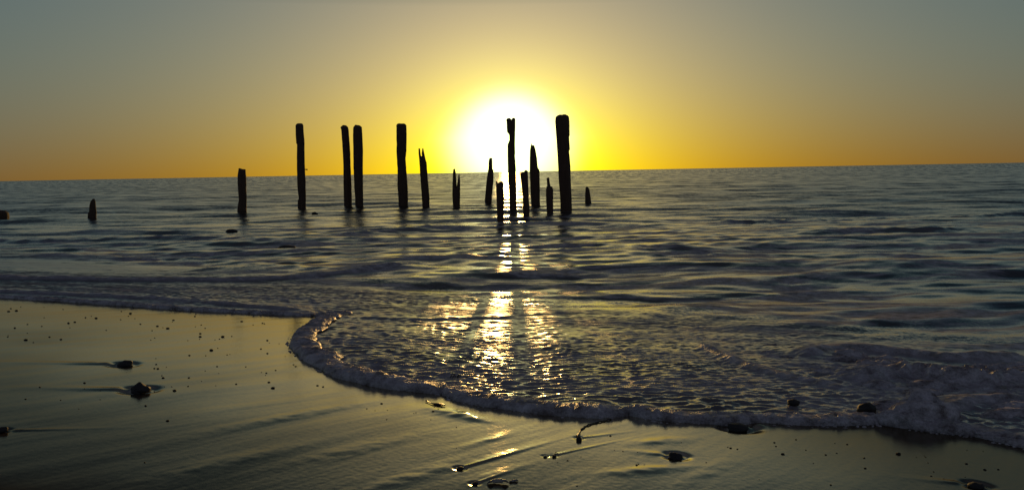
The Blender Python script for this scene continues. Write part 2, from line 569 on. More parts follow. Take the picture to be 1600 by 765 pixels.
def water_material():
    m, n, l = new_mat('sea_water')
    tc = n.new('ShaderNodeTexCoord')
    co = tc.outputs['Object']
    shal = n.new('ShaderNodeAttribute'); shal.attribute_name = 'shallow'
    chop = n.new('ShaderNodeAttribute'); chop.attribute_name = 'chop'
    ck = M(n, l, 'MULTIPLY', chop.outputs['Fac'], 3.0)
    normal = facets(n, l, co, [(60.0, .13, 2.0, None), (24.0, M(n, l, 'ADD', M(n, l, 'MULTIPLY', shal.outputs['Fac'], .40), .06), 2.0, None), (7.0, ck, 2.0, (.7, 1.5, 1)), (.8, ck, 2.0, (.5, 1.5, 1)), (.12, ck, 3.0, (.35, 1.6, 1))])
    fat = n.new('ShaderNodeAttribute'); fat.attribute_name = 'foam'
    sat = n.new('ShaderNodeAttribute'); sat.attribute_name = 'shallow'
    body = n.new('ShaderNodeMix'); body.data_type = 'RGBA'
    l.new(sat.outputs['Fac'], body.inputs['Factor'])
    body.inputs[6].default_value = (.012, .016, .016, 1)
    body.inputs[7].default_value = (.034, .028, .020, 1)
    milk = n.new('ShaderNodeMix'); milk.data_type = 'RGBA'
    l.new(M(n, l, 'MULTIPLY', fat.outputs['Fac'], 1.5, clamp=True), milk.inputs['Factor'])
    l.new(body.outputs[2], milk.inputs[6]); milk.inputs[7].default_value = (.56, .50, .53, 1)
    dif = n.new('ShaderNodeBsdfDiffuse'); l.new(milk.outputs[2], dif.inputs['Color'])
    gl = n.new('ShaderNodeBsdfAnisotropic'); gl.distribution = 'BECKMANN'
    alpha = M(n, l, 'ADD', M(n, l, 'ADD', M(n, l, 'MULTIPLY', chop.outputs['Fac'], .50), M(n, l, 'MULTIPLY', fat.outputs['Fac'], .06)), .025)
    l.new(M(n, l, 'SQRT', alpha), gl.inputs['Roughness'])
    gl.inputs['Color'].default_value = (1, 1, 1, 1)
    l.new(normal, gl.inputs['Normal'])
    # Fresnel averaged over the unresolved wavelets (rough sea reflects less at grazing angles)
    geo = n.new('ShaderNodeNewGeometry')
    dt = n.new('ShaderNodeVectorMath'); dt.operation = 'DOT_PRODUCT'
    l.new(normal, dt.inputs[0]); l.new(geo.outputs['Incoming'], dt.inputs[1])
    c0 = M(n, l, 'MAXIMUM', dt.outputs['Value'], 0.0)
    ce = M(n, l, 'SQRT', M(n, l, 'ADD', M(n, l, 'MULTIPLY', c0, c0), M(n, l, 'MULTIPLY', M(n, l, 'MULTIPLY', alpha, alpha), .15)))
    sch = M(n, l, 'ADD', .03, M(n, l, 'MULTIPLY', .97, M(n, l, 'POWER', M(n, l, 'SUBTRACT', 1.0, M(n, l, 'MINIMUM', ce, 1.0)), 4.3)))
    w = n.new('ShaderNodeMixShader')
    l.new(sch, w.inputs[0]); l.new(dif.outputs[0], w.inputs[1]); l.new(gl.outputs[0], w.inputs[2])
    # foam
    t1 = noise(n, l, co, 11.0, 6.0, .7, (.55, 1.5, 1))
    t2 = noise(n, l, co, 90.0, 2.0, .5)
    s = M(n, l, 'ADD', M(n, l, 'MULTIPLY', t1.outputs['Fac'], 1.1), M(n, l, 'MULTIPLY', t2.outputs['Fac'], .35))
    f = M(n, l, 'SUBTRACT', M(n, l, 'ADD', M(n, l, 'MULTIPLY', fat.outputs['Fac'], 1.5), s), 1.05)
    f = M(n, l, 'MULTIPLY', f, 1.6, clamp=True)
    f = M(n, l, 'MULTIPLY', f, M(n, l, 'MULTIPLY', fat.outputs['Fac'], 4.0, clamp=True))
    fd = foam_shader(n, l, co)
    mx = n.new('ShaderNodeMixShader')
    l.new(f, mx.inputs[0]); l.new(w.outputs[0], mx.inputs[1]); l.new(fd, mx.inputs[2])
    out = n.new('ShaderNodeOutputMaterial'); l.new(mx.outputs[0], out.inputs['Surface'])
    return m


def foam_shader(n, l, co):
    t = noise(n, l, co, 60.0, 4.0, .7)
    v = n.new('ShaderNodeTexVoronoi'); v.inputs['Scale'].default_value = 130.0; l.new(co, v.inputs['Vector'])
    h = M(n, l, 'ADD', t.outputs['Fac'], M(n, l, 'MULTIPLY', v.outputs['Distance'], -.7))
    b = n.new('ShaderNodeBump'); b.inputs['Strength'].default_value = .8; b.inputs['Distance'].default_value = .008
    l.new(h, b.inputs['Height'])
    t3 = noise(n, l, co, 9.0, 4.0, .6)
    cr = n.new('ShaderNodeMix'); cr.data_type = 'RGBA'
    tf = M(n, l, 'ADD', M(n, l, 'MULTIPLY', t3.outputs['Fac'], 2.6), M(n, l, 'MULTIPLY', t.outputs['Fac'], 1.4))
    l.new(M(n, l, 'SUBTRACT', tf, 1.5, clamp=True), cr.inputs['Factor'])
    cr.inputs[6].default_value = (.22, .18, .17, 1); cr.inputs[7].default_value = (.84, .78, .79, 1)
    d = n.new('ShaderNodeBsdfDiffuse'); l.new(cr.outputs[2], d.inputs['Color']); l.new(b.outputs[0], d.inputs['Normal'])
    g = n.new('ShaderNodeBsdfAnisotropic'); g.distribution = 'BECKMANN'
    g.inputs['Roughness'].default_value = .3; l.new(b.outputs[0], g.inputs['Normal'])
    fr = n.new('ShaderNodeFresnel'); fr.inputs['IOR'].default_value = 1.25; l.new(b.outputs[0], fr.inputs['Normal'])
    mx = n.new('ShaderNodeMixShader')
    l.new(M(n, l, 'MULTIPLY', fr.outputs[0], .16), mx.inputs[0]); l.new(d.outputs[0], mx.inputs[1]); l.new(g.outputs[0], mx.inputs[2])
    return mx.outputs[0]


def foam_material():
    m, n, l = new_mat('bubbly_foam')
    tc = n.new('ShaderNodeTexCoord')
    s = foam_shader(n, l, tc.outputs['Object'])
    out = n.new('ShaderNodeOutputMaterial'); l.new(s, out.inputs['Surface'])
    return m


def sand_material():
    m, n, l = new_mat('wet_sand')
    tc = n.new('ShaderNodeTexCoord')
    co = tc.outputs['Object']
    wet = n.new('ShaderNodeAttribute'); wet.attribute_name = 'wet'  # sheen mask: dampness plus the shade painted in at the right
    normal = facets(n, l, co, [(260.0, .06, 1.0, None), (30.0, .02, 2.0, None)])
    t = noise(n, l, co, 3.0, 5.0, .6)
    t2 = noise(n, l, co, 400.0, 1.0, .5)
    c = n.new('ShaderNodeMix'); c.data_type = 'RGBA'
    l.new(M(n, l, 'ADD', M(n, l, 'MULTIPLY', t.outputs['Fac'], .6), M(n, l, 'MULTIPLY', t2.outputs['Fac'], .4)), c.inputs['Factor'])
    c.inputs[6].default_value = (.045, .030, .018, 1); c.inputs[7].default_value = (.085, .058, .036, 1)
    d = n.new('ShaderNodeBsdfDiffuse'); l.new(c.outputs[2], d.inputs['Color'])
    g = n.new('ShaderNodeBsdfAnisotropic'); g.distribution = 'BECKMANN'
    l.new(M(n, l, 'SUBTRACT', .20, M(n, l, 'MULTIPLY', wet.outputs['Fac'], .06)), g.inputs['Roughness'])
    g.inputs['Color'].default_value = (1, .95, .80, 1)
    l.new(normal, g.inputs['Normal'])
    fr = n.new('ShaderNodeFresnel'); fr.inputs['IOR'].default_value = 1.333; l.new(normal, fr.inputs['Normal'])
    mx = n.new('ShaderNodeMixShader')
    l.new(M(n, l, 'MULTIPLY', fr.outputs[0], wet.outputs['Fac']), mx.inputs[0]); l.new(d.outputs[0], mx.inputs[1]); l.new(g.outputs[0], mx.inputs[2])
    out = n.new('ShaderNodeOutputMaterial'); l.new(mx.outputs[0], out.inputs['Surface'])
    return m


def solid_material(name, ca, cb, scale, rough, bump, dist=.01, vsc=None):
    m, n, l = new_mat(name)
    tc = n.new('ShaderNodeTexCoord')
    t = noise(n, l, tc.outputs['Object'], scale, 6.0, .65, vsc)
    c = n.new('ShaderNodeMix'); c.data_type = 'RGBA'
    l.new(t.outputs['Fac'], c.inputs['Factor'])
    c.inputs[6].default_value = (*ca, 1); c.inputs[7].default_value = (*cb, 1)
    b = n.new('ShaderNodeBump'); b.inputs['Strength'].default_value = bump; b.inputs['Distance'].default_value = dist
    l.new(t.outputs['Fac'], b.inputs['Height'])
    p = n.new('ShaderNodeBsdfPrincipled')
    l.new(c.outputs[2], p.inputs['Base Color']); p.inputs['Roughness'].default_value = rough
    l.new(b.outputs[0], p.inputs['Normal'])
    out = n.new('ShaderNodeOutputMaterial'); l.new(p.outputs[0], out.inputs['Surface'])
    return m


MAT_WATER = water_material()
MAT_FOAM = foam_material()
MAT_SAND = sand_material()
MAT_WOOD = solid_material('weathered_pile_wood', (.055, .030, .017), (.15, .085, .046), 5.0, .8, .9, .03, (3, 3, .35))
MAT_STONE = solid_material('dark_wet_stone', (.012, .011, .010), (.045, .038, .032), 18.0, .65, .8, .006)
MAT_SHELL = solid_material('pale_shell', (.35, .30, .24), (.55, .50, .42), 30.0, .35, .3, .002)
MAT_WEED = solid_material('wet_seaweed', (.03, .022, .012), (.08, .055, .03), 25.0, .3, .5, .003)
MAT_IRON = solid_material('rusted_iron', (.05, .025, .015), (.12, .06, .03), 40.0, .7, .6, .003)

# ------------------------------------------------------------------ sand
rows = np.concatenate([fan_rows(1.15, 1100, 66, 1.0, .8, 300), np.geomspace(15, 90, 26), [160, 400, 1500]])
ang = angles(1000)
RR, AA = np.meshgrid(rows, ang, indexing='ij')
SX = RR * np.sin(AA); SY = RR * np.cos(AA)
SZ = sand_h(SX, SY)
cx, cy = on_beach(-150, 830)[:2]
dry = np.exp(-(((SX - cx) / 1.0) ** 2 + ((SY - cy) / .62) ** 2) ** 1.0 + .35 * fbm(SX * 1.1, SY * 1.1, 3, 21))
wet = 1 - .93 * np.clip(1.5 * dry, 0, 1)
SDE = signed_edge(SX, SY)
wet = wet * (1 - .66 * sstep(.5, 2.0, SX) * (SY > 0))  # darkening at the right painted into the sheen mask, sand there is no drier
wet = wet * (0.22 + 0.36 * sstep(.66, .42, plane_z(SX, SY) + .04 * fbm(SX * .9, SY * .9, 3, 22)))
wet = wet * np.where(plane_z(SX, SY) > .98, 0.1, 1)
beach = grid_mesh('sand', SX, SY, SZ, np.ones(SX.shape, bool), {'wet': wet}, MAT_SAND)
tag(beach, kind='structure')
# close the small hole under the camera
hole = [(r * 0, 0, 0) for r in ()]

# ------------------------------------------------------------------ sea
rows = np.concatenate([fan_rows(1.60, 330, 1.4, .55, .30, 130), np.geomspace(1200, 60000, 30)])
ang = angles(1250)
RR, AA = np.meshgrid(rows, ang, indexing='ij')
WX = RR * np.sin(AA); WY = RR * np.cos(AA)
spacing = np.gradient(rows)[:, None] * np.ones((1, len(ang))) * 0.75
spacing = np.maximum(spacing, RR * np.gradient(ang)[None, :])
DE = signed_edge(WX, WY)
WZ, FM, LOST = water_h(WX, WY, np.clip(DE, 0, None), spacing)
WZ = np.where(DE < 0, np.minimum(WZ, plane_z(WX, WY) + 0.006 + DE * 0.6), WZ)
shallow = sstep(-.12, .15, plane_z(WX, WY))
print('edge z range', plane_z(edge_poly[:, 0], edge_poly[:, 1]).min(), plane_z(edge_poly[:, 0], edge_poly[:, 1]).max())
sea = grid_mesh('sea_water', WX, WY, WZ, DE > -0.10, {'foam': FM, 'shallow': shallow, 'chop': LOST}, MAT_WATER)
tag(sea, kind='structure')


# ------------------------------------------------------------------ rolled foam at the wash edge
def foam_lips():
    V = []; Fc = []
    prof_n = 15
    spec = [(edge_world[0], .028, .07, 0, 0), (edge_world[1], .044, .125, .0, .08), (edge_world[2], .044, .12, .06, .1),
            (edge_world[3], .036, .09, .06, .06), (edge_world[4], .042, .10, .06, 0)]
    for si, (P, h0, w0, r0, r1) in enumerate(spec):
        if r0:
            dd = P[3] - P[0]; dd /= np.linalg.norm(dd)
            P = np.vstack([[P[0] - dd * .09 + np.array([GX, GY]) * .25], P])
        P, t = resample(P, .010)
        k = np.ones(9) / 9
        P = np.stack([np.convolve(np.pad(P[:, i], 4, mode='edge'), k, 'valid') for i in (0, 1)], 1)
        d = np.gradient(P, axis=0); d /= np.linalg.norm(d, axis=1)[:, None] + 1e-9
        nrm = np.stack([d[:, 1], -d[:, 0]], 1)              # towards the beach (line runs left to right)
        L = t[-1]
        e = np.ones_like(t)
        if r0: e = e * np.sqrt(np.clip(t / r0, 0, 1) * (2 - np.clip(t / r0, 0, 1)) + .02)
        if r1: e = e * np.sqrt(np.clip((L - t) / r1, 0, 1) * (2 - np.clip((L - t) / r1, 0, 1)) + .02)
        var = 1 + .36 * fbm(t * 2.4, t * 0 + si * 3.3, 3, 100 + si) + .10 * gnoise(t * 22, t * 0 + .5, 110 + si)
        h = h0 * e * var; w = w0 * e * (1 + .30 * fbm(t * 3.0 + 5, t * 0 + si, 3, 120 + si))
        base = len(V)
        for i in range(len(t)):
            for j in range(prof_n):
                a = -0.35 + (math.pi + .15) * j / (prof_n - 1)    # from under the front, over the top, to the back
                ox = math.cos(a)
                oz = math.sin(a)
                off = w[i] * (0.55 * ox if ox > 0 else 1.25 * ox) - .012
                x = P[i, 0] + nrm[i, 0] * off; y = P[i, 1] + nrm[i, 1] * off
                V.append((x, y, 0.0, h[i] * oz, ox, t[i], j))
        n = len(t)
        for i in range(n - 1):
            for j in range(prof_n - 1):
                a = base + i * prof_n + j
                Fc.append((a, a + 1, a + prof_n + 1, a + prof_n))
    V = np.array(V)
    x, y, hh, ox = V[:, 0], V[:, 1], V[:, 3], V[:, 4]
    lump = 1 + .28 * gnoise(x * 13, y * 13 + V[:, 6] * .3, 130) + .20 * gnoise(x * 32, y * 32 + V[:, 6] * .5, 131) + .10 * gnoise(x * 75, y * 75 + V[:, 6] * .8, 134)
    fall = .016 * sstep(0, -1, ox)
    z = plane_z(x, y) + .002 + hh * lump + fall
    x = x + .004 * gnoise(y * 30, V[:, 6] * .7 + x * 30, 132)
    y = y + .004 * gnoise(x * 30 + 5, V[:, 6] * .7 + y * 30, 133)
    return np.stack([x, y, z], 1), Fc


def foam_billows():
    import bmesh
    bm = bmesh.new(); bmesh.ops.create_icosphere(bm, subdivisions=4, radius=1.0)
    S = np.array([v.co[:] for v in bm.verts]); T = np.array([[v.index for v in f.verts] for f in bm.faces]); bm.free()
    br = np.random.default_rng(77)
    items = [(1432, 655, .20, .11, .105), (1398, 655, .10, .07, .06), (1470, 652, .12, .08, .07), (1440, 632, .13, .08, .085)]
    for _ in range(55):
        px = br.uniform(1300, 1640); t = (px - 1300) / 340
        py = br.uniform(552 + 10 * abs(t - .5), 655)
        if px < 1380 and py > 620: continue
        r = br.uniform(.035, .11) * (1.25 if py < 600 else .9)
        items.append((px, py, r * br.uniform(1.1, 2.0), r, r * br.uniform(.35, .7)))
    for _ in range(14):
        px = br.uniform(1190, 1340); py = 548 + (px - 1190) * .15 + br.normal() * 10
        r = br.uniform(.03, .06)
        items.append((px, py, r * 1.7, r, r * .45))
    V = []; Fc = []; off = 0
    # froth: small bubbles and clots breaking up the front of the rolled lip
    bm = bmesh.new(); bmesh.ops.create_icosphere(bm, subdivisions=2, radius=1.0)
    s2 = np.array([v.co[:] for v in bm.verts]); t2 = np.array([[v.index for v in f.verts] for f in bm.faces]); bm.free()
    for ei, E in enumerate(edge_world):
        for _ in range((100, 150, 140, 160, 150)[ei]):
            k = br.integers(3, len(E) - 3)
            d = E[k + 2] - E[k - 2]; d /= np.linalg.norm(d) + 1e-9
            nn = np.array([d[1], -d[0]])
            if br.random() < .45:
                o_ = br.uniform(.02, .085); r = br.uniform(.003, .009); zz = .0
            else:
                o_ = br.uniform(-.11, .03); r = br.uniform(.006, .016); zz = .026 * math.cos(min(1.5, abs(o_ + .03) * 14))
            q = E[k] + nn * o_
            Q = s2 * (1 + .25 * br.normal(size=(len(s2), 1)) * .4) * np.array([r * br.uniform(1, 1.8), r * br.uniform(.9, 1.3), r * .8])
            V.append(Q + np.array([q[0], q[1], float(plane_z(q[0], q[1])) + .003 + zz]))
            Fc += (t2 + off).tolist(); off += len(s2)
    for i, (px, py, rx, ry, rz) in enumerate(items):
        p = on_sheet(px, py)
        a = br.uniform(-.4, .4)
        d = 1 + .16 * gnoise(S[:, 0] * 2 + i * 3.1, S[:, 1] * 2 + S[:, 2] * 1.5, 500) + .09 * gnoise(S[:, 0] * 5 + i, S[:, 1] * 5 + S[:, 2] * 4, 501) + .035 * gnoise(S[:, 0] * 13 + i, S[:, 1] * 13 + S[:, 2] * 9, 502)
        Q = S * d[:, None] * np.array([rx, ry, rz])
        X = Q[:, 0] * math.cos(a) - Q[:, 1] * math.sin(a); Y = Q[:, 0] * math.sin(a) + Q[:, 1] * math.cos(a)
        V.append(np.stack([X + p[0], Y + p[1], Q[:, 2] + p[2] - .005], 1))
        Fc += (T + off).tolist(); off += len(S)
    return np.vstack(V), Fc


lv, lf = foam_lips()
bv_, bf_ = foam_billows()
lf = lf + [tuple(i + len(lv) for i in f) for f in bf_]
lv = np.vstack([lv, bv_])
lips = mesh_obj('sea_foam', lv, lf, MAT_FOAM)
tag(lips, 'thick rolled lip of bubbly foam along the leading edge of the wash', 'foam', kind='stuff')

# ------------------------------------------------------------------ piles: silhouettes as rows (y, left, right) in photograph pixels, placed at their own distance
PILES = [
    ('short broken stub cut by the left edge of the picture, standing in the sea', 346,
     [[(330, -12, 8), (333, -14, 11.5), (340, -14, 12), (346, -14, 11.5)]]),
    ('short stepped stump alone in the water near the left, well apart from the tall piles', 344,
     [[(311.5, 145, 148), (315, 142, 149), (320, 140.5, 149.5), (332, 139.5, 150.5), (344, 140, 150)], [(332.5, 137.5, 142), (344, 137, 143)]]),
    ('waist-high broken pile with a ragged top, left of all the tall piles', 335,
     [[(264, 373, 375.5), (266, 372.5, 383), (275, 371, 384.5), (290, 371.5, 384.5), (312, 373, 385), (322, 371, 385), (335, 371, 385)],
      [(265.5, 378, 384), (270, 374, 384.3), (280, 373, 384)]]),
    ('leftmost of the tall piles, with a short bolt sticking out of its right side', 327,
     [[(193.5, 463.5, 472.5), (196, 462, 474), (206, 462, 474.5), (224, 463.3, 475.8), (226, 464.5, 475.8), (255, 464, 476.2), (290, 465, 477.8), (310, 467, 478), (313, 465.6, 478), (327, 465.6, 477.8)]]),
    ('tall slim pile with a hooked top, the left one of the close pair', 325,
     [[(196.5, 534.5, 541.5), (199, 532.2, 544), (203, 533.5, 545), (225, 535, 546.5), (240, 536, 547.5), (258, 536.8, 547.8), (290, 537, 549.5), (325, 538, 550)]]),
    ('tall straight pile, the right one of the close pair', 325,
     [[(196.5, 554, 563), (199, 552, 565.5), (210, 551.7, 566.2), (235, 552.2, 567.3), (262, 552.5, 567), (290, 553.5, 567.3), (312, 555, 567.6), (325, 555, 567.6)]]),
    ('tall wide pile standing alone with a flat top, left of the sun', 324,
     [[(194, 621, 633), (196, 619.8, 635), (210, 620, 635.5), (235, 620, 635.3), (247, 620.5, 633.7), (265, 621.5, 635), (290, 621.5, 637), (308, 623, 637.5), (324, 623, 637.5)]]),
    ('forked pile of middle height with two splintered prongs and a small hole, leaning left', 324,
     [[(245, 654.8, 661), (250, 655.2, 665), (254, 655.5, 666.5), (285, 657.5, 669), (310, 659.5, 671), (324, 660, 671)],
      [(233, 653.8, 656.3), (240, 654, 657), (248, 654.8, 658.5)], [(233, 659.8, 661.5), (240, 658.8, 663), (244, 659.5, 663.8), (252, 657, 665.5)]]),
    ('low forked stump split into two spikes, just right of the leaning forked pile', 325,
     [[(294, 706.8, 719), (305, 706.5, 719), (325, 708, 718.5)],
      [(264.5, 708.2, 711), (269, 707.6, 712), (285, 707, 713), (300, 706.8, 714)], [(273, 716.3, 718), (280, 715.5, 718.8), (290, 713.8, 719), (300, 712, 719)]]),
    ('tapering pile leaning right with a narrow notched top, left of the sun glitter', 319,
     [[(247.5, 764.5, 769), (252, 763.5, 769.3), (264, 763, 769.5), (266, 762.5, 771), (280, 760.5, 771.3), (300, 758.5, 769.5), (319, 757, 768)]]),
    ('low ragged stump nearest the camera, standing at the left edge of the sun glitter', 350,
     [[(287, 774.8, 787), (292, 775, 786.6), (310, 775.8, 787.6), (330, 776.5, 787.2), (350, 777, 787.5)], [(284.5, 774.8, 777), (289, 774.8, 779)], [(285, 780, 786.5), (290, 779, 787)]]),
    ('tall pile with a notched top standing right in front of the setting sun', 333,
     [[(190, 791.5, 805.3), (200, 791.8, 805.3), (206, 792.2, 805), (211, 795.6, 805), (219, 795.8, 804.8), (226, 793, 804.7), (240, 793, 805), (243, 793, 804.6), (262, 793.5, 806), (284, 793.5, 806.8), (288, 794.5, 806.8), (305, 795.5, 807), (333, 796, 807.5)],  # bite in the left side is the sun's bloom carved into the outline
      [(185.5, 792.5, 797.5), (187, 791, 798.8), (190, 791.2, 801)], [(185, 800.5, 804.5), (187, 799, 805.4), (190, 797, 805.3)]]),
    ('short broken pile with a stepped top just right of the notched pile before the sun', 340,
     [[(270.5, 813, 824), (274, 813, 825), (290, 815, 825.6), (310, 817, 826.3), (325, 817, 827.3), (340, 818, 827.5)], [(267.5, 819.5, 824.8), (274, 818, 825)]]),
    ('tapered pile of middle height with a small spike on top, right of the sun', 323,
     [[(228, 829, 835), (235, 828, 837), (247, 827.7, 839), (262, 827.6, 840.5), (266, 827.5, 843), (290, 828.5, 843.5), (323, 830, 843.7)], [(224.8, 830, 831), (230, 829.3, 832.5)]]),
    ('short stump with a narrow shouldered top beside the thickest pile', 335,
     [[(292, 854, 863), (296, 853, 864.3), (310, 853, 864.5), (335, 854.5, 864.5)], [(278.5, 854, 858.3), (285, 854.5, 859), (294, 855, 861)]]),
    ('thickest and tallest pile of all with chips out of its right edge, rightmost tall pile', 332,
     [[(180.5, 871, 887), (183, 868, 889), (190, 867.3, 889.8), (212, 868.8, 890.2), (214, 869, 889.3), (234, 870.3, 890.5), (236, 870.5, 889.3), (260, 871.8, 891.5), (285, 873, 892), (300, 874.5, 893), (320, 875.5, 893.5), (332, 875.3, 894)]]),
    ('small tapered stump standing alone to the right of the thickest pile', 320,
     [[(292.5, 915.5, 918.5), (294, 914.7, 920.3), (305, 914.2, 922.5), (320, 914, 924.5)]]),
]


def on_y(px, py, yw):
    d = ray(px, py)
    t = yw / d[1]
    return CAM + t * d


def make_pile(label, ybase, tines, seed):
    xc = .5 * (tines[0][-1][1] + tines[0][-1][2])
    b = on_z(xc, ybase - 1.0, 0.0)
    yw = b[1]
    V = []; Fc = []
    n = 22
    pr = np.random.default_rng(300 + seed)
    shape = 1 + .06 * pr.normal(size=n)
    shape = (shape + np.roll(shape, 1)) / 2
    wmain = .5 * (on_y(tines[0][-1][2], ybase, yw)[0] - on_y(tines[0][-1][1], ybase, yw)[0])
    for ti, tine in enumerate(tines):
        rowsT = []
        for (py, xl, xr) in tine:
            a = on_y(xl, py, yw); c = on_y(xr, py, yw)
            rowsT.append((a[2], a[0], c[0]))
        rowsT.sort(key=lambda r: -r[0])
        if ti == 0 or abs(tine[-1][0] - ybase) < .6:
            last = rowsT[-1]
            rowsT.append((-1.2, last[1] - .01, last[2] + .01))
        R = np.array(rowsT)
        zs = [R[0, 0]]
        for i in range(len(R) - 1):
            k = max(1, int((R[i, 0] - R[i + 1, 0]) / .07))
            zs += list(np.linspace(R[i, 0], R[i + 1, 0], k + 1)[1:])
        zs = np.array(zs)
        xl = np.interp(-zs, -R[:, 0], R[:, 1]); xr = np.interp(-zs, -R[:, 0], R[:, 2])
        yo = 0.0 if ti == 0 else pr.uniform(-.25, .25) * wmain
        base = len(V)
        for i, z in enumerate(zs):
            cxm = .5 * (xl[i] + xr[i]); hw = .5 * (xr[i] - xl[i])
            hd = .5 * hw + .5 * wmain if ti == 0 else min(wmain * .8, hw * 1.3)
            if i == 0: hd *= .8
            ring = []
            for j in range(n):
                a = 2 * math.pi * j / n
                ca, sa = math.cos(a), math.sin(a)
                # squarish round section
                q = (abs(ca) ** 2.6 + abs(sa) ** 2.6) ** (-1 / 2.6)
                crack = 1 - .07 * max(0, math.sin(j * 2.3 + seed)) * (0.6 + .4 * math.sin(z * 2 + j))
                g = float(gnoise(np.array([z * 3.1 + seed * 5]), np.array([j * .6 + seed]), 200 + seed)[0])
                rr = q * (shape[j] * crack * (1 + .05 * g))
                lim = 1.0
                xx = ca * rr
                yy = yw + yo + hd * sa * rr
                zz = z + (0.0 if i else .02 * g * 2)
                ring.append((xx, yy, zz))
            mx_ = max(v[0] for v in ring); mn_ = min(v[0] for v in ring)
            for (xx, yy, zz) in ring:
                V.append((xl[i] + (xx - mn_) / (mx_ - mn_) * 2 * hw, yy, zz))
        m = len(zs)
        for i in range(m - 1):
            for j in range(n):
                a = base + i * n + j; b2 = base + i * n + (j + 1) % n
                Fc.append((a, a + n, b2 + n, b2))
        # domed broken top
        c0 = len(V)
        top = [V[base + j] for j in range(n)]
        cxx = sum(v[0] for v in top) / n; cyy = sum(v[1] for v in top) / n; czz = max(v[2] for v in top)
        for j in range(n):
            v = top[j]
            V.append((cxx + (v[0] - cxx) * .72, cyy + (v[1] - cyy) * .72, v[2] + .012 + .02 * pr.uniform(-1, 1) * min(1, wmain * 4)))
        for j in range(n):
            a = base + j; b2 = base + (j + 1) % n
            Fc.append((a, b2, c0 + (j + 1) % n, c0 + j))
        V.append((cxx, cyy, czz + .008)); cc = len(V) - 1
        for j in range(n):
            Fc.append((c0 + j, c0 + (j + 1) % n, cc))
    V = [(v[0] - b[0], v[1] - b[1], v[2]) for v in V]
    o = mesh_obj('jetty_pile', V, Fc, MAT_WOOD)
    o.location = (b[0], b[1], 0)
    tag(o, label, 'pile', 'old jetty piles standing in the sea')
    return o, b


for i, (lab, yb, tines) in enumerate(PILES):
    o, b = make_pile(lab, yb, tines, i)
    if i == 3:
        a = on_y(475, 264.5, b[1]); c = on_y(480.3, 265, b[1])
        bv = []; bf = []
        for k, (t, r) in enumerate(((0, .025), (.75, .025), (.78, .045), (1.0, .045), (1.02, .01))):
            for j in range(8):
                an = j * math.pi / 4
                bv.append((a[0] + (c[0] - a[0]) * t - b[0], r * math.cos(an), a[2] + (c[2] - a[2]) * t + r * math.sin(an)))
        for k in range(4):
            for j in range(8):
                q = k * 8 + j; q2 = k * 8 + (j + 1) % 8
                bf.append((q, q2, q2 + 8, q + 8))
        mesh_obj('bolt', bv, bf, MAT_IRON, parent=o)


# ------------------------------------------------------------------ stones, pebbles, weed, shell
def blob(rx, ry, rz, seed, sub=3, rough=.25, peak=0):
    import bmesh
    bm = bmesh.new()
    bmesh.ops.create_icosphere(bm, subdivisions=sub, radius=1.0)
    V = np.array([v.co[:] for v in bm.verts])
    Fc = [tuple(v.index for v in f.verts) for f in bm.faces]
    bm.free()
    d = 1 + rough * gnoise(V[:, 0] * 1.3 + seed * 3.7, V[:, 1] * 1.3 + V[:, 2] * 1.7, seed) + rough * .45 * gnoise(V[:, 0] * 3.2 + V[:, 2] * 2, V[:, 1] * 3.2 + seed, seed + 1)
    V = V * d[:, None]
    if peak:
        V[:, 2] += peak * np.exp(-((V[:, 0] + .15) ** 2 + V[:, 1] ** 2) / .12) * (V[:, 2] > 0)
    V = V * np.array([rx, ry, rz])
    V[:, 2] = np.maximum(V[:, 2], -.45 * rz)
    return V, Fc


def at_sand(px, py):
    p = on_beach(px, py)
    d = ray(px, py); d = d / np.linalg.norm(d)
    for _ in range(6):
        z = float(sand_h(np.array([p[0]]), np.array([p[1]]))[0])
        t = (z - CAM_H) / d[2]
        p = CAM + t * d
    return p


for i, (px, py, w, h, tail, lab) in enumerate(STONES):
    p = at_sand(px, py + h * .3)
    k = np.linalg.norm(p - CAM) / FPX
    V, Fc = blob(w * k * .38, w * k * .36, h * k * .46, 400 + i, 3, .25, .5 if i == 1 else 0)
    o = mesh_obj('stone', V, Fc, MAT_STONE)
    o.location = (p[0], p[1] + .3 * w * k * .4, p[2] + .16 * h * k)
    tag(o, lab, 'stone', 'stones on the beach')

# rocks in the water
ROCKS = [(360, 363, 17, 6, 'low dark rock just breaking the water below the waist-high pile at left', 0.0),
         (491, 335, 9, 5, 'tiny dark rock in the water at the foot of the leftmost tall pile', 0.0),
         (445, 389, 26, 7, 'low rock awash in the foam in front of the tall piles at left', 0.02),
         (1242, 632, 18, 9, 'small dark rock in the wash behind the foam line at right', .18),
         (1358, 644, 26, 16, 'dark rock half covered by water beside the big foam mound', .2)]
for i, (px, py, w, h, lab, zz) in enumerate(ROCKS):
    p = on_sheet(px, py)
    k = np.linalg.norm(p - CAM) / FPX
    V, Fc = blob(w * k * .5, w * k * .5, h * k * .6, 430 + i, 3, .25)
    o = mesh_obj('rock', V, Fc, MAT_STONE)
    o.location = (p[0], p[1] + w * k * .3, p[2] + .15 * h * k)
    tag(o, lab, 'rock', 'rocks in the water')

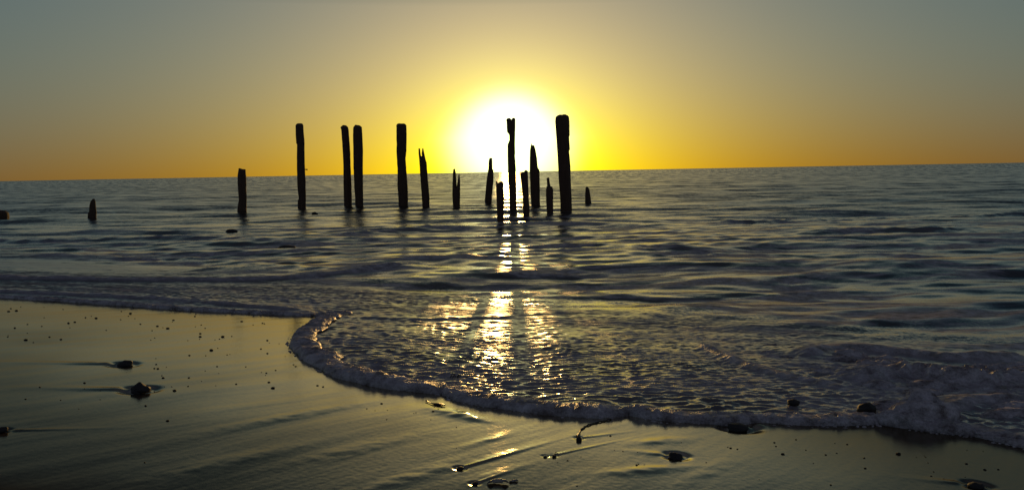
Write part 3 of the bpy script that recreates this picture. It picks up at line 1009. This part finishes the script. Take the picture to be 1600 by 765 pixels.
# pebbles and shell grit scattered over the wet sand
pv = [blob(1, .9, .55, 450 + i, 1, .3) for i in range(5)]
pmesh = []
for V, Fc in pv:
    me = bpy.data.meshes.new('pebble')
    me.from_pydata([tuple(v) for v in V], [], Fc); me.update()
    me.polygons.foreach_set('use_smooth', [True] * len(me.polygons))
    me.materials.append(MAT_STONE)
    pmesh.append(me)
spots = []
for (n, x0, x1, y0, y1, g) in ((34, 5, 300, 478, 535, 0), (26, 300, 450, 482, 560, 0), (26, 230, 480, 545, 612, 0), (10, 20, 250, 590, 640, 0),
                               (16, 860, 1120, 690, 730, 1), (24, 1130, 1590, 685, 750, 1), (12, 560, 700, 620, 660, 2), (8, 640, 960, 665, 760, 2)):
    for _ in range(n):
        spots.append((rng.uniform(x0, x1), rng.uniform(y0, y1), rng.choice([1.0, 1.3, 1.7, 2.3], p=[.4, .3, .2, .1]), g))
for (x, y, s) in ((262, 513, 3), (313, 521, 2.2), (348, 526, 3.2), (330, 547, 3.4), (296, 555, 2), (271, 500, 2), (150, 497, 2.4), (117, 503, 2.2), (40, 531, 2.6), (95, 530, 2),
                  (244, 569, 1.8), (255, 590, 2.4), (295, 590, 2.2), (426, 606, 3.2), (420, 597, 2.4), (496, 602, 2.2), (273, 610, 3.2), (262, 657, 2.8), (226, 722, 1.6), (505, 604, 2)):
    spots.append((x, y, s, 0))
for (x, y, s) in ((1223, 709, 3.2), (1404, 709, 4.0), (1210, 691, 2), (1290, 710, 1.8), (1350, 715, 2), (1510, 724, 2.2), (1560, 733, 1.8), (1298, 757, 2)):
    spots.append((x, y, s, 1))
PL = ['small dark pebble among many scattered on the wet sand left of the lobe of foam',
      'small dark pebble among those scattered on the wet sand below the foam line at right',
      'small dark pebble among those scattered on the wet sand below the foam in the middle']
PG = ['pebbles on the wet sand at left', 'pebbles on the wet sand at right', 'pebbles on the wet sand in the middle']
from mathutils.geometry import intersect_point_line
chk = signed_edge(np.array([on_beach(s[0], s[1])[0] for s in spots]), np.array([on_beach(s[0], s[1])[1] for s in spots]))
for i, (px, py, s, g) in enumerate(spots):
    if chk[i] > -.05:
        continue
    p = at_sand(px, py)
    k = np.linalg.norm(p - CAM) / FPX
    o = bpy.data.objects.new('pebble', pmesh[i % 5])
    scene.collection.objects.link(o)
    o.location = (p[0], p[1], p[2] + s * k * .15)
    o.scale = (s * k, s * k, s * k * .9)
    o.rotation_euler = (0, 0, rng.uniform(0, 6.28))
    tag(o, PL[g], 'pebble', PG[g])


def tube(name, pts, rad, mat, nseg=8, flat=1.0, parent=None):
    pts = np.asarray(pts, float)
    V = []; Fc = []
    n = len(pts)
    d = np.gradient(pts, axis=0); d /= np.linalg.norm(d, axis=1)[:, None] + 1e-9
    for i in range(n):
        s = np.cross(d[i], [0, 0, 1.0]); s /= np.linalg.norm(s) + 1e-9
        u = np.cross(s, d[i])
        for j in range(nseg):
            a = 2 * math.pi * j / nseg
            V.append(pts[i] + rad[i] * (math.cos(a) * s + flat * math.sin(a) * u))
    for i in range(n - 1):
        for j in range(nseg):
            a = i * nseg + j; b = i * nseg + (j + 1) % nseg
            Fc.append((a, b, b + nseg, a + nseg))
    Fc.append(tuple(range(nseg))[::-1]); Fc.append(tuple((n - 1) * nseg + j for j in range(nseg)))
    return mesh_obj(name, V, Fc, mat, parent)


# thin strand of weed running down from the foam
P = np.array([at_sand(x, y) for x, y in ((903, 684), (904, 679), (907, 672), (912, 668), (920, 664), (930, 661), (942, 658), (954, 655))])
P, t = resample(P, .006)
P[:, 2] += .004 + .003 * gnoise(t * 40, t * 0 + .3, 140)
P[:, 0] += .006 * gnoise(t * 18, t * 0 + .3, 141)
strand = tube('seaweed_strand', P, .0032 + .0028 * np.abs(gnoise(t * 45, t * 0 + .7, 142)) + .002 * (t < .08), MAT_WEED)
tag(strand, 'thin wet knotted strand of weed trailing down the sand from the foam', 'seaweed')
# frond left of the sunlit patch
P = np.array([at_sand(x, y) for x, y in ((666, 627), (672, 630), (680, 632), (690, 633), (695, 634))])
P, t = resample(P, .005); L = t[-1]
P[:, 2] += .006
rad = .004 + .011 * np.exp(-((t - .72 * L) / (.22 * L)) ** 2) + .004 * np.exp(-((t) / (.08 * L)) ** 2)
tag(tube('seaweed_frond', P, rad, MAT_WEED, flat=.45), 'small dark frond of seaweed lying flat on the sand below the foam', 'seaweed')
# weed caught in the foam
CL = on_beach(722, 596)
root = bpy.data.objects.new('seaweed_clump', None); scene.collection.objects.link(root)
root.location = (CL[0], CL[1], CL[2])
tag(root, 'tangled dark seaweed caught on the crest of the rolled foam', 'seaweed')
cr = np.random.default_rng(8)
for i in range(9):
    x0 = cr.uniform(-.12, .12)
    a = cr.uniform(-.4, 3.5)
    tt = np.linspace(0, 1, 10)
    Ln = cr.uniform(.04, .09)
    pts = np.stack([x0 + Ln * tt * math.cos(a), cr.uniform(-.02, .02) + .3 * Ln * tt, .01 + .035 * np.sin(tt * 2.6) * cr.uniform(.3, 1)], 1)
    zb = float(plane_z(CL[0], CL[1])) - CL[2]
    pts[:, 2] += zb + .02
    tube('weed_blade', pts, .005 * (1 - .7 * tt), MAT_WEED, 6, .5, parent=root)


# broken shell at the bottom
def shell_shard(px, py, size, a0, a1, label, tilt):
    p = at_sand(px, py)
    V = []; Fc = []
    na, nb = 16, 6
    for layer in (0, 1):
        for i in range(na):
            a = a0 + (a1 - a0) * i / (na - 1)
            for j in range(nb):
                r = size * (.35 + .65 * j / (nb - 1)) * (1 + .04 * math.sin(i * 2.1))
                z = size * .42 * math.sin(math.pi * (.15 + .75 * j / (nb - 1))) - layer * .0035
                V.append((r * math.cos(a), r * math.sin(a) * .7, z))
    o_ = na * nb
    for i in range(na - 1):
        for j in range(nb - 1):
            a = i * nb + j
            Fc.append((a, a + 1, a + nb + 1, a + nb)); Fc.append((a + o_, a + nb + o_, a + nb + 1 + o_, a + 1 + o_))
    for i in range(na - 1):
        for j in (0, nb - 1):
            a = i * nb + j
            Fc.append((a, a + nb, a + nb + o_, a + o_))
    for j in range(nb - 1):
        for i in (0, na - 1):
            a = i * nb + j
            Fc.append((a, a + o_, a + 1 + o_, a + 1))
    o = mesh_obj('shell', V, Fc, MAT_SHELL)
    o.location = p; o.rotation_euler = (0, 0, tilt)
    tag(o, label, 'shell', 'broken shells')
    return o


shell_shard(778, 757, .045, .1, 2.9, 'larger curved broken shell shining at the bottom edge of the sand', .1)
shell_shard(803, 753, .022, .2, 2.6, 'smaller flat shell fragment right of the larger shell at the bottom edge', .5)
